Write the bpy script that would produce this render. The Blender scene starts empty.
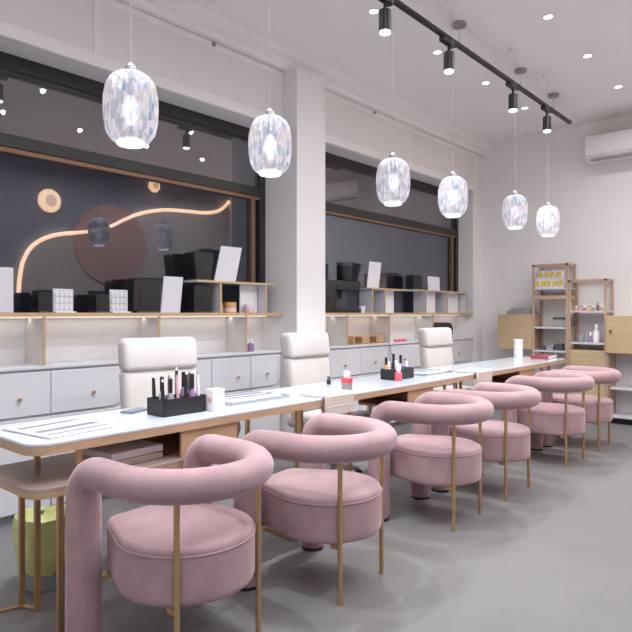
import bpy, bmesh, math, random
from mathutils import Vector, Matrix
random.seed(7)
PI = math.pi
S = bpy.context.scene
C = S.collection

# ------------------------------------------------------------------ materials
def new_mat(name):
    m = bpy.data.materials.new(name); m.use_nodes = True
    nt = m.node_tree
    return m, nt, nt.nodes['Principled BSDF']

def sl(c):                                   # sRGB 0-255 -> linear
    r = []
    for v in c:
        v /= 255
        r.append(v/12.92 if v <= .04045 else ((v+.055)/1.055)**2.4)
    return (r[0], r[1], r[2], 1)

def mat(name, rgb, rough=.5, metal=0, var=.0, scale=8, bump=0, bscale=60, spec=.5, coat=0, sheen=0, stretch=None, emit=None, estr=0):
    m, nt, b = new_mat(name)
    col = sl(rgb)
    b.inputs['Base Color'].default_value = col
    b.inputs['Roughness'].default_value = rough
    b.inputs['Metallic'].default_value = metal
    b.inputs['Specular IOR Level'].default_value = spec
    b.inputs['Coat Weight'].default_value = coat
    if sheen:
        b.inputs['Sheen Weight'].default_value = sheen
        b.inputs['Sheen Roughness'].default_value = .4
        b.inputs['Sheen Tint'].default_value = sl((255, 235, 240))
    if var or bump:
        tc = nt.nodes.new('ShaderNodeTexCoord')
        src = tc.outputs['Object']
        if stretch:
            mp = nt.nodes.new('ShaderNodeMapping'); mp.inputs['Scale'].default_value = stretch
            nt.links.new(src, mp.inputs['Vector']); src = mp.outputs['Vector']
    if var:
        n = nt.nodes.new('ShaderNodeTexNoise'); n.inputs['Scale'].default_value = scale; n.inputs['Detail'].default_value = 4
        nt.links.new(src, n.inputs['Vector'])
        r = nt.nodes.new('ShaderNodeValToRGB')
        r.color_ramp.elements[0].position = .3; r.color_ramp.elements[1].position = .7
        r.color_ramp.elements[0].color = tuple(x*(1-var) for x in col[:3])+(1,)
        r.color_ramp.elements[1].color = tuple(min(1, x*(1+var)) for x in col[:3])+(1,)
        nt.links.new(n.outputs['Fac'], r.inputs['Fac']); nt.links.new(r.outputs['Color'], b.inputs['Base Color'])
    if bump:
        n2 = nt.nodes.new('ShaderNodeTexNoise'); n2.inputs['Scale'].default_value = bscale; n2.inputs['Detail'].default_value = 3
        nt.links.new(src, n2.inputs['Vector'])
        bp = nt.nodes.new('ShaderNodeBump'); bp.inputs['Strength'].default_value = bump; bp.inputs['Distance'].default_value = .01
        nt.links.new(n2.outputs['Fac'], bp.inputs['Height']); nt.links.new(bp.outputs['Normal'], b.inputs['Normal'])
    if emit:
        b.inputs['Emission Color'].default_value = sl(emit); b.inputs['Emission Strength'].default_value = estr
        m.cycles.emission_sampling = 'NONE'
    return m

M = {}
M['wall'] = mat('wall_paint', (231, 228, 228), .75, var=.012, scale=2.5, bump=.04, bscale=180)
M['ceiling'] = mat('ceiling_paint', (242, 239, 239), .8, var=.01, scale=2)
M['trim'] = mat('trim_paint', (233, 229, 228), .6, var=.01, scale=3)
M['panel'] = mat('panel_paint', (226, 222, 219), .65, var=.01, scale=3)
M['slate_wall'] = mat('slate_wall_paint', (150, 152, 166), .7, var=.05, scale=2)
M['wave_panel'] = mat('wave_panel_plaster', (206, 196, 192), .7, var=.06, scale=3)
M['copper_disc'] = mat('copper_pink_plaster', (206, 166, 158), .6, var=.08, scale=4)
M['velvet'] = mat('pink_velvet', (168, 139, 143), .8, var=.11, scale=9, bump=.18, bscale=160, spec=.2, sheen=.45)
M['gold'] = mat('brushed_gold', (190, 158, 118), .38, metal=.75, var=.04, scale=30)
M['gold_edge'] = mat('gold_edge', (205, 176, 138), .4, metal=.3, var=.03, scale=20)
M['bronze_trim'] = mat('bronze_trim', (128, 98, 76), .45, metal=.4, var=.05, scale=20)
M['wood'] = mat('oak_veneer', (186, 154, 124), .5, var=.1, scale=5, stretch=(6, .8, 6), bump=.05, bscale=40)
M['wood_pale'] = mat('pale_oak_veneer', (190, 166, 132), .55, var=.08, scale=5, stretch=(1, 6, 6), bump=.05, bscale=40)
M['wood_rack'] = mat('rack_oak', (180, 154, 130), .55, var=.08, scale=6, stretch=(6, 6, 1))
M['wood_grey'] = mat('taupe_laminate', (170, 150, 140), .45, var=.05, scale=5, stretch=(5, 1, 5))
M['glass_white'] = mat('white_back_painted_glass', (206, 214, 226), .12, var=.008, scale=3, coat=.4)
M['white_lacquer'] = mat('white_lacquer', (205, 204, 209), .35, var=.01, scale=3)
M['niche'] = mat('niche_panel', (212, 207, 203), .6, var=.02, scale=3)
M['white_leather'] = mat('white_leather', (192, 187, 184), .45, var=.03, scale=6, bump=.12, bscale=120)
M['cream_leather'] = mat('cream_leather', (216, 202, 193), .5, var=.03, scale=6, bump=.12, bscale=120)
M['white_plastic'] = mat('white_plastic', (236, 234, 236), .4, var=.01, scale=5)
M['paper'] = mat('white_paper', (222, 219, 224), .7, var=.015, scale=6)
M['grey_print'] = mat('grey_print', (120, 124, 138), .6, var=.1, scale=20)
M['grey_plastic'] = mat('grey_plastic', (150, 148, 152), .45, var=.03, scale=10)
M['silver'] = mat('silver_metal', (190, 192, 198), .3, metal=.8, var=.03, scale=20)
M['black'] = mat('black_plastic', (30, 29, 31), .4, var=.1, scale=10)
M['black_frame'] = mat('black_window_frame', (40, 38, 38), .45, var=.05, scale=10)
M['dark_grey'] = mat('dark_grey_plastic', (74, 74, 80), .4, var=.05, scale=12)
M['dark_brown'] = mat('dark_brown_plastic', (58, 42, 40), .4, var=.06, scale=12)
M['green_liner'] = mat('lime_bin_liner', (214, 216, 148), .4, var=.12, scale=14, bump=.5, bscale=35)
M['bin_grey'] = mat('grey_bin_plastic', (150, 150, 155), .45, var=.04, scale=9)
M['grout_bag'] = mat('sand_paper_box', (190, 150, 108), .6, var=.08, scale=10)
for n, c in dict(red=(214, 84, 96), lilac=(150, 120, 168), amber=(214, 164, 104), peach=(226, 190, 176), yellow=(226, 196, 52), orange=(230, 150, 110), magenta=(206, 110, 160), green=(160, 186, 96), maroon=(150, 70, 78), greyish=(150, 148, 146), clear=(196, 190, 200), rose=(224, 178, 184)).items():
    M[n] = mat(n+'_bottle', c, .25, var=.04, scale=20, coat=.3)
def emis(name, rgb, s):
    return mat(name, (240, 240, 240), .5, emit=rgb, estr=s)
M['lamp_cool'] = emis('cool_lamp_lens', (238, 244, 255), 9)
M['lamp_pendant'] = emis('pendant_lamp_lens', (244, 246, 255), 1.3)
M['led_warm'] = emis('warm_led', (255, 205, 160), 7.0); M['led_warm'].cycles.emission_sampling = 'AUTO'
M['led_niche'] = emis('warm_white_led', (255, 232, 205), .8)
M['lamp_amber'] = emis('amber_lamp_glass', (255, 205, 150), 5.5)
M['lamp_amber_core'] = emis('amber_lamp_core', (255, 190, 140), 2.6)

def floor_mat():
    m, nt, b = new_mat('grey_floor_tiles')
    tc = nt.nodes.new('ShaderNodeTexCoord')
    br = nt.nodes.new('ShaderNodeTexBrick')
    br.offset = 0; br.inputs['Scale'].default_value = 1
    br.inputs['Brick Width'].default_value = .8; br.inputs['Row Height'].default_value = .8
    br.inputs['Mortar Size'].default_value = .003; br.inputs['Mortar Smooth'].default_value = .3
    br.inputs['Color1'].default_value = sl((122, 120, 121)); br.inputs['Color2'].default_value = sl((119, 117, 118))
    br.inputs['Mortar'].default_value = sl((117, 115, 116))
    nt.links.new(tc.outputs['Object'], br.inputs['Vector'])
    n = nt.nodes.new('ShaderNodeTexNoise'); n.inputs['Scale'].default_value = 4.5; n.inputs['Detail'].default_value = 8
    nt.links.new(tc.outputs['Object'], n.inputs['Vector'])
    mr = nt.nodes.new('ShaderNodeMapRange'); mr.inputs['To Min'].default_value = .9; mr.inputs['To Max'].default_value = 1.08
    nt.links.new(n.outputs['Fac'], mr.inputs['Value'])
    mx = nt.nodes.new('ShaderNodeMix'); mx.data_type = 'RGBA'; mx.blend_type = 'MULTIPLY'; mx.inputs['Factor'].default_value = 1
    nt.links.new(br.outputs['Color'], mx.inputs[6]); nt.links.new(mr.outputs['Result'], mx.inputs[7])
    nt.links.new(mx.outputs[2], b.inputs['Base Color'])
    b.inputs['Roughness'].default_value = .42; b.inputs['Specular IOR Level'].default_value = .35
    return m
M['floor'] = floor_mat()

def pane_mat(name, refl, tint, haze=0, hazecol=(120, 118, 120)):
    m, nt, b = new_mat(name)
    out = nt.nodes['Material Output']
    gl = nt.nodes.new('ShaderNodeBsdfGlossy'); gl.inputs['Roughness'].default_value = .01
    gl.inputs['Color'].default_value = (.95, .95, 1, 1)
    tr = nt.nodes.new('ShaderNodeBsdfTransparent'); tr.inputs['Color'].default_value = tint
    lw = nt.nodes.new('ShaderNodeLayerWeight'); lw.inputs['Blend'].default_value = .25
    mr = nt.nodes.new('ShaderNodeMapRange'); mr.inputs['To Min'].default_value = refl; mr.inputs['To Max'].default_value = min(1, refl+.35)
    nt.links.new(lw.outputs['Fresnel'], mr.inputs['Value'])
    a = nt.nodes.new('ShaderNodeMixShader')
    nt.links.new(mr.outputs['Result'], a.inputs[0])
    if haze:
        df = nt.nodes.new('ShaderNodeBsdfDiffuse'); df.inputs['Color'].default_value = sl(hazecol)
        h = nt.nodes.new('ShaderNodeMixShader'); h.inputs[0].default_value = haze
        nt.links.new(tr.outputs[0], h.inputs[1]); nt.links.new(df.outputs[0], h.inputs[2])
        nt.links.new(h.outputs[0], a.inputs[1])
    else:
        nt.links.new(tr.outputs[0], a.inputs[1])
    nt.links.new(gl.outputs[0], a.inputs[2]); nt.links.new(a.outputs[0], out.inputs['Surface'])
    return m
M['pane'] = pane_mat('window_glass', .095, (.6, .62, .66, 1), .03)
M['transom'] = pane_mat('transom_glass', .17, (.6, .6, .62, 1), .3, (128, 124, 124))  # grey haze brightens the pane, standing in for the reflected ceiling

def crystal_mat():
    m, nt, b = new_mat('iridescent_cut_glass')
    out = nt.nodes['Material Output']
    tc = nt.nodes.new('ShaderNodeTexCoord')
    vo = nt.nodes.new('ShaderNodeTexVoronoi'); vo.inputs['Scale'].default_value = 70
    mp = nt.nodes.new('ShaderNodeMapping'); mp.inputs['Scale'].default_value = (1, 1, .38)
    nt.links.new(tc.outputs['Object'], mp.inputs['Vector']); nt.links.new(mp.outputs['Vector'], vo.inputs['Vector'])
    sp = nt.nodes.new('ShaderNodeSeparateColor'); nt.links.new(vo.outputs['Color'], sp.inputs[0])
    rp = nt.nodes.new('ShaderNodeValToRGB'); cr = rp.color_ramp; cr.interpolation = 'CONSTANT'
    cr.elements[0].position = 0; cr.elements[0].color = sl((236, 233, 235))
    cr.elements[1].position = .95; cr.elements[1].color = sl((160, 172, 208))
    for p, c in ((.2, (206, 204, 210)), (.38, (236, 234, 236)), (.54, (206, 196, 216)), (.62, (226, 212, 206)), (.74, (184, 200, 214)), (.84, (244, 242, 246))):
        e = cr.elements.new(p); e.color = sl(c)
    nt.links.new(sp.outputs[0], rp.inputs['Fac']); nt.links.new(rp.outputs['Color'], b.inputs['Base Color'])
    b.inputs['Roughness'].default_value = .12
    b.inputs['Specular IOR Level'].default_value = .8
    b.inputs['Thin Film Thickness'].default_value = 380; b.inputs['Thin Film IOR'].default_value = 1.6
    tl = nt.nodes.new('ShaderNodeBsdfTranslucent'); nt.links.new(rp.outputs['Color'], tl.inputs['Color'])
    tr = nt.nodes.new('ShaderNodeBsdfTransparent')
    tint = nt.nodes.new('ShaderNodeMix'); tint.data_type = 'RGBA'; tint.inputs[0].default_value = .5
    tint.inputs[6].default_value = (1, 1, 1, 1); nt.links.new(rp.outputs['Color'], tint.inputs[7])
    nt.links.new(tint.outputs[2], tr.inputs['Color'])
    a = nt.nodes.new('ShaderNodeMixShader'); a.inputs[0].default_value = .4
    nt.links.new(b.outputs[0], a.inputs[1]); nt.links.new(tl.outputs[0], a.inputs[2])
    c = nt.nodes.new('ShaderNodeMixShader'); c.inputs[0].default_value = .32
    nt.links.new(a.outputs[0], c.inputs[1]); nt.links.new(tr.outputs[0], c.inputs[2])
    nt.links.new(c.outputs[0], out.inputs['Surface'])
    return m
M['crystal'] = crystal_mat()

# ------------------------------------------------------------------ mesh helpers
def bm_new(): return bmesh.new()
def box(bm, x0, x1, y0, y1, z0, z1, bev=0, seg=2):
    t = bmesh.new()
    bmesh.ops.create_cube(t, size=1)
    bmesh.ops.scale(t, vec=(x1-x0, y1-y0, z1-z0), verts=t.verts)
    bmesh.ops.translate(t, vec=((x0+x1)/2, (y0+y1)/2, (z0+z1)/2), verts=t.verts)
    if bev: bmesh.ops.bevel(t, geom=t.edges[:], offset=bev, segments=seg, affect='EDGES', profile=.5)
    merge(bm, t); return bm
def merge(bm, t, mtx=None):
    me = bpy.data.meshes.new('tmp'); t.to_mesh(me); t.free()
    if mtx is not None: me.transform(mtx)
    bm.from_mesh(me); bpy.data.meshes.remove(me)
def tube(bm, pts, r, n=12, cap=True):
    """sweep a circle along pts with parallel transport; r number or list"""
    pts = [Vector(p) for p in pts]
    rs = r if isinstance(r, (list, tuple)) else [r]*len(pts)
    T = []
    for i in range(len(pts)):
        a = pts[max(0, i-1)]; b = pts[min(len(pts)-1, i+1)]
        T.append((b-a).normalized())
    up = Vector((0, 0, 1)) if abs(T[0].z) < .9 else Vector((1, 0, 0))
    N = (up - T[0]*up.dot(T[0])).normalized()
    rings = []
    for i, p in enumerate(pts):
        if i:
            N = (N - T[i]*N.dot(T[i])).normalized()
        B = T[i].cross(N)
        rings.append([bm.verts.new(p + (N*math.cos(2*PI*k/n) + B*math.sin(2*PI*k/n))*rs[i]) for k in range(n)])
    for i in range(len(rings)-1):
        for k in range(n):
            bm.faces.new((rings[i][k], rings[i][(k+1) % n], rings[i+1][(k+1) % n], rings[i+1][k]))
    if cap:
        bm.faces.new(rings[0][::-1]); bm.faces.new(rings[-1])
    return bm
def lathe(bm, prof, n=24, x=0, y=0, z=0, capb=True, capt=True, ribs=0, depth=0):
    rings = []
    for r, h in prof:
        ring = []
        for k in range(n):
            rr = r*(1 - (depth if (ribs and k % 2) else 0))
            ring.append(bm.verts.new((x+rr*math.cos(2*PI*k/n), y+rr*math.sin(2*PI*k/n), z+h)))
        rings.append(ring)
    for i in range(len(rings)-1):
        for k in range(n):
            bm.faces.new((rings[i][k], rings[i][(k+1) % n], rings[i+1][(k+1) % n], rings[i+1][k]))
    if capb: bm.faces.new(rings[0][::-1])
    if capt: bm.faces.new(rings[-1])
    return bm
def cyl(bm, x, y, z0, z1, r, n=20, r2=None):
    return lathe(bm, [(r, z0), (r if r2 is None else r2, z1)], n, x, y)
def prism(bm, outline, z0, z1, bev=0, seg=2, axis='z'):
    """extrude an xy outline z0..z1; axis 'x': outline is (y,z) extruded in x; 'y': outline (x,z)"""
    t = bmesh.new()
    vs = [t.verts.new((p[0], p[1], z0)) for p in outline]
    f = t.faces.new(vs)
    ex = bmesh.ops.extrude_face_region(t, geom=[f])
    bmesh.ops.translate(t, vec=(0, 0, z1-z0), verts=[v for v in ex['geom'] if isinstance(v, bmesh.types.BMVert)])
    bmesh.ops.recalc_face_normals(t, faces=t.faces)
    if bev:
        ed = [e for e in t.edges if abs(e.verts[0].co.z-e.verts[1].co.z) < 1e-6]
        bmesh.ops.bevel(t, geom=ed, offset=bev, segments=seg, affect='EDGES', profile=.5)
    if axis == 'x': mt = Matrix(((0, 0, 1, 0), (1, 0, 0, 0), (0, 1, 0, 0), (0, 0, 0, 1)))
    elif axis == 'y': mt = Matrix(((1, 0, 0, 0), (0, 0, 1, 0), (0, 1, 0, 0), (0, 0, 0, 1)))
    else: mt = None
    merge(bm, t, mt); bmesh.ops.recalc_face_normals(bm, faces=bm.faces); return bm
def rrect(x0, x1, y0, y1, rad, n=6):
    """rounded rectangle outline; rad: number or 4 radii (x0y0, x1y0, x1y1, x0y1)"""
    R = rad if isinstance(rad, (list, tuple)) else [rad]*4
    out = []
    for (cx, cy, a0), r, (sx, sy) in zip(((x0, y0, PI), (x1, y0, 1.5*PI), (x1, y1, 0), (x0, y1, .5*PI)), R, ((1, 1), (-1, 1), (-1, -1), (1, -1))):
        if r <= 0: out.append((cx, cy)); continue
        for k in range(n+1):
            a = a0 + .5*PI*k/n
            out.append((cx+sx*r + r*math.cos(a), cy+sy*r + r*math.sin(a)))
    return out

def obj(name, bm, m, parent=None, smooth=True, ang=40):
    bmesh.ops.recalc_face_normals(bm, faces=bm.faces)
    me = bpy.data.meshes.new(name); bm.to_mesh(me); bm.free()
    me.materials.append(M[m] if isinstance(m, str) else m)
    if smooth:
        for p in me.polygons: p.use_smooth = True
        try: me.set_sharp_from_angle(angle=math.radians(ang))
        except Exception: pass
    o = bpy.data.objects.new(name, me); C.objects.link(o)
    if parent: o.parent = parent
    return o
def tag(o, label, cat, group=None):
    o['label'] = label; o['category'] = cat
    if group: o['group'] = group
    return o
def thing(name, label, cat, loc=(0, 0, 0), rz=0, group=None):
    o = bpy.data.objects.new(name, None); C.objects.link(o)
    o.empty_display_size = .1
    o.location = loc; o.rotation_euler = (0, 0, rz)
    return tag(o, label, cat, group)
def struct(name, bm, m, parent=None, **k):
    o = obj(name, bm, m, parent, **k)
    if not parent: o['kind'] = 'structure'
    return o
def dup(root, loc, rz, label, group=None):
    r = root.copy(); C.objects.link(r); r.location = loc; r.rotation_euler = (0, 0, rz); r['label'] = label
    if group: r['group'] = group
    for ch in list(root.children):
        c = ch.copy(); C.objects.link(c); c.parent = r
        for g in list(ch.children):
            d = g.copy(); C.objects.link(d); d.parent = c
    return r

# ------------------------------------------------------------------ dimensions
CE = 3.45                 # ceiling
YB = 7.45                 # back wall
YF = -.7                  # wall behind the camera
XR = 1.0                  # right wall
XG = -3.85                # glass plane
XF = -3.6                 # fascia / cabinet plane
LZ = 1.222                # ledge top
W1 = (.55, 3.697); W2 = (4.065, 7.2)
COLX = -3.437

# ------------------------------------------------------------------ setting
struct('floor', box(bm_new(), -4.0, XR+.1, YF-.1, YB+.1, -.1, 0), 'floor', smooth=False)
struct('ceiling', box(bm_new(), -4.0, XR+.1, YF-.1, YB+.1, CE, CE+.1), 'ceiling', smooth=False)
struct('wall_back', box(bm_new(), -4.0, XR+.1, YB, YB+.1, 0, CE), 'wall', smooth=False)
struct('wall_right', box(bm_new(), XR, XR+.1, YF, YB, 0, CE), 'slate_wall', smooth=False)
struct('wall_front', box(bm_new(), -4.0, XR+.1, YF-.1, YF, 0, CE), 'wall', smooth=False)
b = bm_new()
box(b, XG-.1, XG, YF, YB, 0, LZ-.024)                  # under the windows
box(b, XG-.1, XF, YF, YB, 2.79, CE)                    # fascia over the windows
box(b, XG-.1, XF, YF, W1[0], 0, 2.79)                  # pier behind the camera's left
box(b, XG-.1, XF, W2[1], YB, 0, 2.79)                  # pier in the far corner
struct('wall_left', b, 'wall', smooth=False)
struct('trim_1', box(bm_new(), XG-.1, COLX, W1[1], W2[0], 0, 3.27, .004, 1), 'wall', smooth=False)   # square column between the windows
prof = [(XF, 3.27), (XF+.06, 3.27), (XF+.085, 3.30), (XF+.085, 3.345), (XF+.115, 3.36), (XF+.15, 3.40), (XF+.15, CE), (XF, CE)]
struct('trim_2', prism(bm_new(), prof, YF, YB, axis='y'), 'trim', smooth=False)   # cornice
b = bm_new()
for y0, y1 in ((YF, W1[1]), (W2[0], W2[1]+.06)):
    box(b, XF, XF+.014, y0, y1, 2.79, 2.875, .004, 1)
    box(b, XF, XF+.014, y0, y1, 3.215, 3.265, .004, 1)
for y in (1.97, 3.64, 4.07, 5.66, 7.2):
    box(b, XF, XF+.014, y, y+.055, 2.87, 3.22, .004, 1)
struct('trim_3', b, 'trim', smooth=False)             # raised frames of the fascia panels
b = bm_new()
for y0, y1 in ((YF, 1.97), (2.025, 3.64), (4.125, 5.66), (5.715, 7.2)):
    box(b, XF, XF+.004, y0, y1, 2.875, 3.215)
struct('trim_4', b, 'panel', smooth=False)
struct('baseboard_back', box(bm_new(), -3.6, XR, YB-.015, YB, 0, .08, .004, 1), 'trim', smooth=False)

def window(name, y0, y1):
    b = bm_new()
    box(b, XG-.03, XG+.04, y0, y1, 2.70, 2.79, .004, 1)
    box(b, XG-.03, XG+.04, y1-.06, y1, LZ, 2.70, .004, 1)
    box(b, XG-.03, XG+.04, y0, y0+.06, LZ, 2.70, .004, 1)
    box(b, XG-.03, XG+.04, y0+.06, y1-.06, 2.224, 2.303, .004, 1)
    w = struct(name, b, 'black_frame', smooth=False)
    obj('glass_pane', box(bm_new(), XG-.006, XG, y0+.06, y1-.06, LZ, 2.224), 'pane', w, smooth=False)
    obj('transom_pane', box(bm_new(), XG-.006, XG, y0+.06, y1-.06, 2.303, 2.70), 'transom', w, smooth=False)
    b = bm_new()
    box(b, XG, XG+.03, y0+.06, y1-.06, 2.196, 2.224)
    box(b, XG, XG+.03, y1-.16, y1-.115, LZ, 2.196)
    obj('bronze_bead', b, 'bronze_trim', w, smooth=False)
    return w
window('window_1', *W1)
window('window_2', *W2)

# the wall opposite the windows, which the photo shows only as a reflection in the glass
wave = [(3.625, 1.206), (3.625, 1.541), (3.652, 1.80), (3.70, 1.98), (3.80, 2.15), (3.945, 2.267), (4.165, 2.36), (4.47, 2.42), (4.792, 2.483), (5.045, 2.587), (5.308, 2.73), (5.582, 2.85), (5.967, 2.95), (6.375, 2.99), (6.808, 3.01), (7.10, 3.06), (7.30, 3.16), (7.44, 3.30)]
def smooth_pts(p, n=5):
    out = []
    for i in range(len(p)-1):
        a, b_, c, d = p[max(0, i-1)], p[i], p[i+1], p[min(len(p)-1, i+2)]
        for k in range(n):
            t = k/n
            out.append(tuple(.5*((2*b_[j]) + (-a[j]+c[j])*t + (2*a[j]-5*b_[j]+4*c[j]-d[j])*t*t + (-a[j]+3*b_[j]-3*c[j]+d[j])*t**3) for j in (0, 1)))
    out.append(p[-1]); return out
wp = smooth_pts(wave)
wv = thing('wall_panel', 'wave-topped wall panel edged with a warm light strip, seen reflected in the dark window', 'wall panel', (XR, 3.625, 0))
def loc_pts(pts, o): return [(p[0]-o[0], p[1]-o[1]) for p in pts]
poly = [(3.625, 0)] + wp + [(7.44, 0)]
pb = obj('panel', prism(bm_new(), [(y-3.625, z) for y, z in poly], -.05, 0, axis='x'), 'wave_panel', wv, smooth=False)
obj('light_strip', tube(bm_new(), [(-.055, 0, .02)] + [(-.055, y-3.625, z) for y, z in wp], .03, 8), 'led_warm', wv)
pts = [(5.045+.62*math.cos(2*PI*k/48), 2.288+.62*math.sin(2*PI*k/48)) for k in range(48)]
d_ = obj('wall_disc', prism(bm_new(), pts, XR-.066, XR, axis='x'), 'copper_disc', smooth=False)
tag(d_, 'copper-pink round disc behind the glowing wave, seen reflected in the left window', 'wall decoration')
def wall_lamp(y, z, r, label):
    t = thing('wall_lamp', label, 'wall lamp', (XR, y, z), 0, 'round amber wall lamps')
    bb = bm_new(); lathe(bb, [(r*.8, 0), (r*.8, .03)], 32)
    mt = Matrix.Rotation(-PI/2, 4, 'Y')
    bb.transform(mt); obj('backplate', bb, 'gold', t)
    bb = bm_new(); lathe(bb, [(r*.95, .03), (r, .05), (r*.9, .085), (r*.55, .1)], 32); bb.transform(mt); obj('lamp_shade', bb, 'lamp_amber', t)
    bb = bm_new(); lathe(bb, [(r*.5, .1), (r*.46, .112), (r*.2, .118)], 32); bb.transform(mt); obj('lamp_cap', bb, 'lamp_amber_core', t)
wall_lamp(4.061, 2.84, .17, 'larger round amber lamp reflected at the left of the near window')
wall_lamp(5.82, 3.33, .105, 'smaller round amber lamp reflected just under the transom bar of the near window')

# ------------------------------------------------------------------ ledges and cabinets along the windows
def ledge(label, y0, y1, divs):
    t = thing('window_ledge', label, 'ledge', (XG, y0, 0), 0, 'ledges under the windows')
    L = y1-y0; D = XF-XG
    obj('board', box(bm_new(), 0, D, 0, L, LZ-.024, LZ), 'white_lacquer', t, smooth=False)
    obj('edge_strip', box(bm_new(), D, D+.006, 0, L, LZ-.024, LZ), 'gold_edge', t, smooth=False)
    obj('light_strip', box(bm_new(), .05, .07, .03, L-.03, LZ-.034, LZ-.024), 'led_niche', t, smooth=False)
    for d in divs:
        p = obj('divider', box(bm_new(), .002, D-.012, d-y0-.006, d-y0+.006, .905, LZ-.036), 'niche', t, smooth=False)
        obj('edge_strip', box(bm_new(), D-.012, D-.004, d-y0-.007, d-y0+.007, .905, LZ-.0245), 'gold_edge', p, smooth=False)
    return t
ledge('white ledge with a gold edge under the near window', W1[0], W1[1], (.86, 1.662, 2.469, 3.286))
ledge('white ledge with a gold edge under the far window', W2[0], W2[1], (4.592, 5.306, 6.2))
def cabinet(label, y0, y1, fronts):
    t = thing('low_cabinet', label, 'cabinet', (XG, y0, 0), 0, 'white cabinets under the window ledges')
    D = XF-XG-.02; L = y1-y0
    obj('body', box(bm_new(), .002, D, 0, L, .05, .885), 'white_lacquer', t, smooth=False)
    obj('plinth', box(bm_new(), .01, D-.03, 0, L, 0, .05), 'grey_plastic', t, smooth=False)
    obj('top', box(bm_new(), .002, D+.022, 0, L, .885, .905, .003, 1), 'white_lacquer', t, smooth=False)
    n = len(fronts)
    for i, (a, b2, k) in enumerate(fronts):
        R = [0, 0, 0, 0]
        if i == n-1: R = [0, .1, .0, 0]
        if i == 0: R[0] = .1
        d = obj('drawer', prism(bm_new(), rrect(a-y0+.002, b2-y0-.002, .615, .87, R), D, D+.018, .003, 1, axis='x'), 'white_lacquer', t)
        if k:
            kb = bm_new(); lathe(kb, [(.006, 0), (.006, .01), (.011, .013), (.011, .02), (.008, .023)], 14)
            kb.transform(Matrix.Translation((D+.018, k-y0, .72)) @ Matrix.Rotation(PI/2, 4, 'Y'))
            obj('knob', kb, 'gold', d)
        obj('door', box(bm_new(), D, D+.018, a-y0+.002, b2-y0-.002, .06, .60, .003, 1), 'white_lacquer', t)
    return t
cabinet('white cabinet with knobbed drawers below the ledge, nearest the camera', .95, 2.23, [(1.0, 1.70, 1.511), (1.70, 2.2, 1.969)])
cabinet('white cabinet behind the first staff chair, up to the column', 2.24, 3.69, [(2.27, 2.93, None), (2.93, 3.33, 3.19), (3.33, 3.67, 3.508)])
cabinet('white cabinet just past the column, behind the second staff chair', 4.07, 5.30, [(4.09, 4.79, 4.545), (4.79, 5.28, 5.036)])
cabinet('white cabinet in the far corner behind the third staff chair', 5.31, 7.19, [(5.33, 5.95, 5.574), (5.95, 6.55, 6.2), (6.55, 7.17, 6.8)])

# ------------------------------------------------------------------ things on the ledges
LX = -3.7
def sheet(label, y0, y1, z, h, lean_y=0, lean_x=0, name='display_board', cat='board', x=LX, m='paper', th=.008, group='white boards on the window ledge'):
    o = obj(name, box(bm_new(), -th/2, th/2, 0, y1-y0, 0, h, .002, 1), m, smooth=False)
    sh = math.tan(math.radians(lean_y)); lx = math.tan(math.radians(lean_x))
    for v in o.data.vertices: v.co.y += sh*v.co.z; v.co.x -= lx*v.co.z
    o.location = (x, y0, z)
    return tag(o, label, cat, group)
sheet('white board at the left edge of the photo, on the near window ledge', 1.25, 1.52, LZ, .265)
sheet('white slanted sheet standing on the near ledge left of the riser', 2.54, 2.71, LZ, .265, 9, 4)
def swatch(label, y0, w, h):
    t = thing('swatch_stand', label, 'display stand', (LX, y0, LZ), 0, 'white swatch stands on the near ledge')
    obj('back_board', box(bm_new(), -.01, 0, 0, w, 0, h, .002, 1), 'paper', t, smooth=False)
    obj('foot', box(bm_new(), -.03, .04, 0, w, 0, .008), 'white_plastic', t, smooth=False)
    for r in range(3):
        bb = bm_new()
        for k in range(4):
            box(bb, 0, .007, .008+k*(w-.008)/4, (k+1)*(w-.008)/4, .02+r*(h-.03)/3, .012+(r+1)*(h-.03)/3, .003, 1)
        obj('swatch_row', bb, 'white_plastic', t)
swatch('white swatch stand on the near ledge, nearer the camera', 1.76, .13, .15)
swatch('white swatch stand on the near ledge, beside the slanted sheet', 2.145, .135, .155)
def black_unit(label, y0, y1, z, h, d=.13, x=LX-.02, tap=0):
    t = thing('black_box', label, 'nail lamp', (x, y0, z), 0, 'black appliances on the window ledges')
    L = y1-y0
    bb = bm_new(); prism(bb, rrect(0, L, .012, h, [.004, .004, min(.03, h/4), min(.03, h/4)]), -d/2, d/2, .004, 1, axis='x')
    if tap:
        for v in bb.verts: v.co.y = L/2 + (v.co.y-L/2)*(1-tap*(1-v.co.z/h))
    obj('housing', bb, 'black', t)
    obj('base', box(bm_new(), -d/2+.004, d/2-.004, L*.12, L*.88, 0, .012), 'dark_grey', t, smooth=False)
    obj('front_panel', box(bm_new(), d/2, d/2+.004, L*.2, L*.8, h*.2, h*.62, .001, 1), 'black', t, smooth=False)
black_unit('small black box on the near ledge left of the first swatch stand', 1.655, 1.735, LZ, .13, .1)
black_unit('small black box on the near ledge between the two swatch stands', 2.03, 2.125, LZ, .125, .1)
black_unit('larger black box behind the slanted sheet on the near ledge', 2.30, 2.515, LZ, .24)
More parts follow.
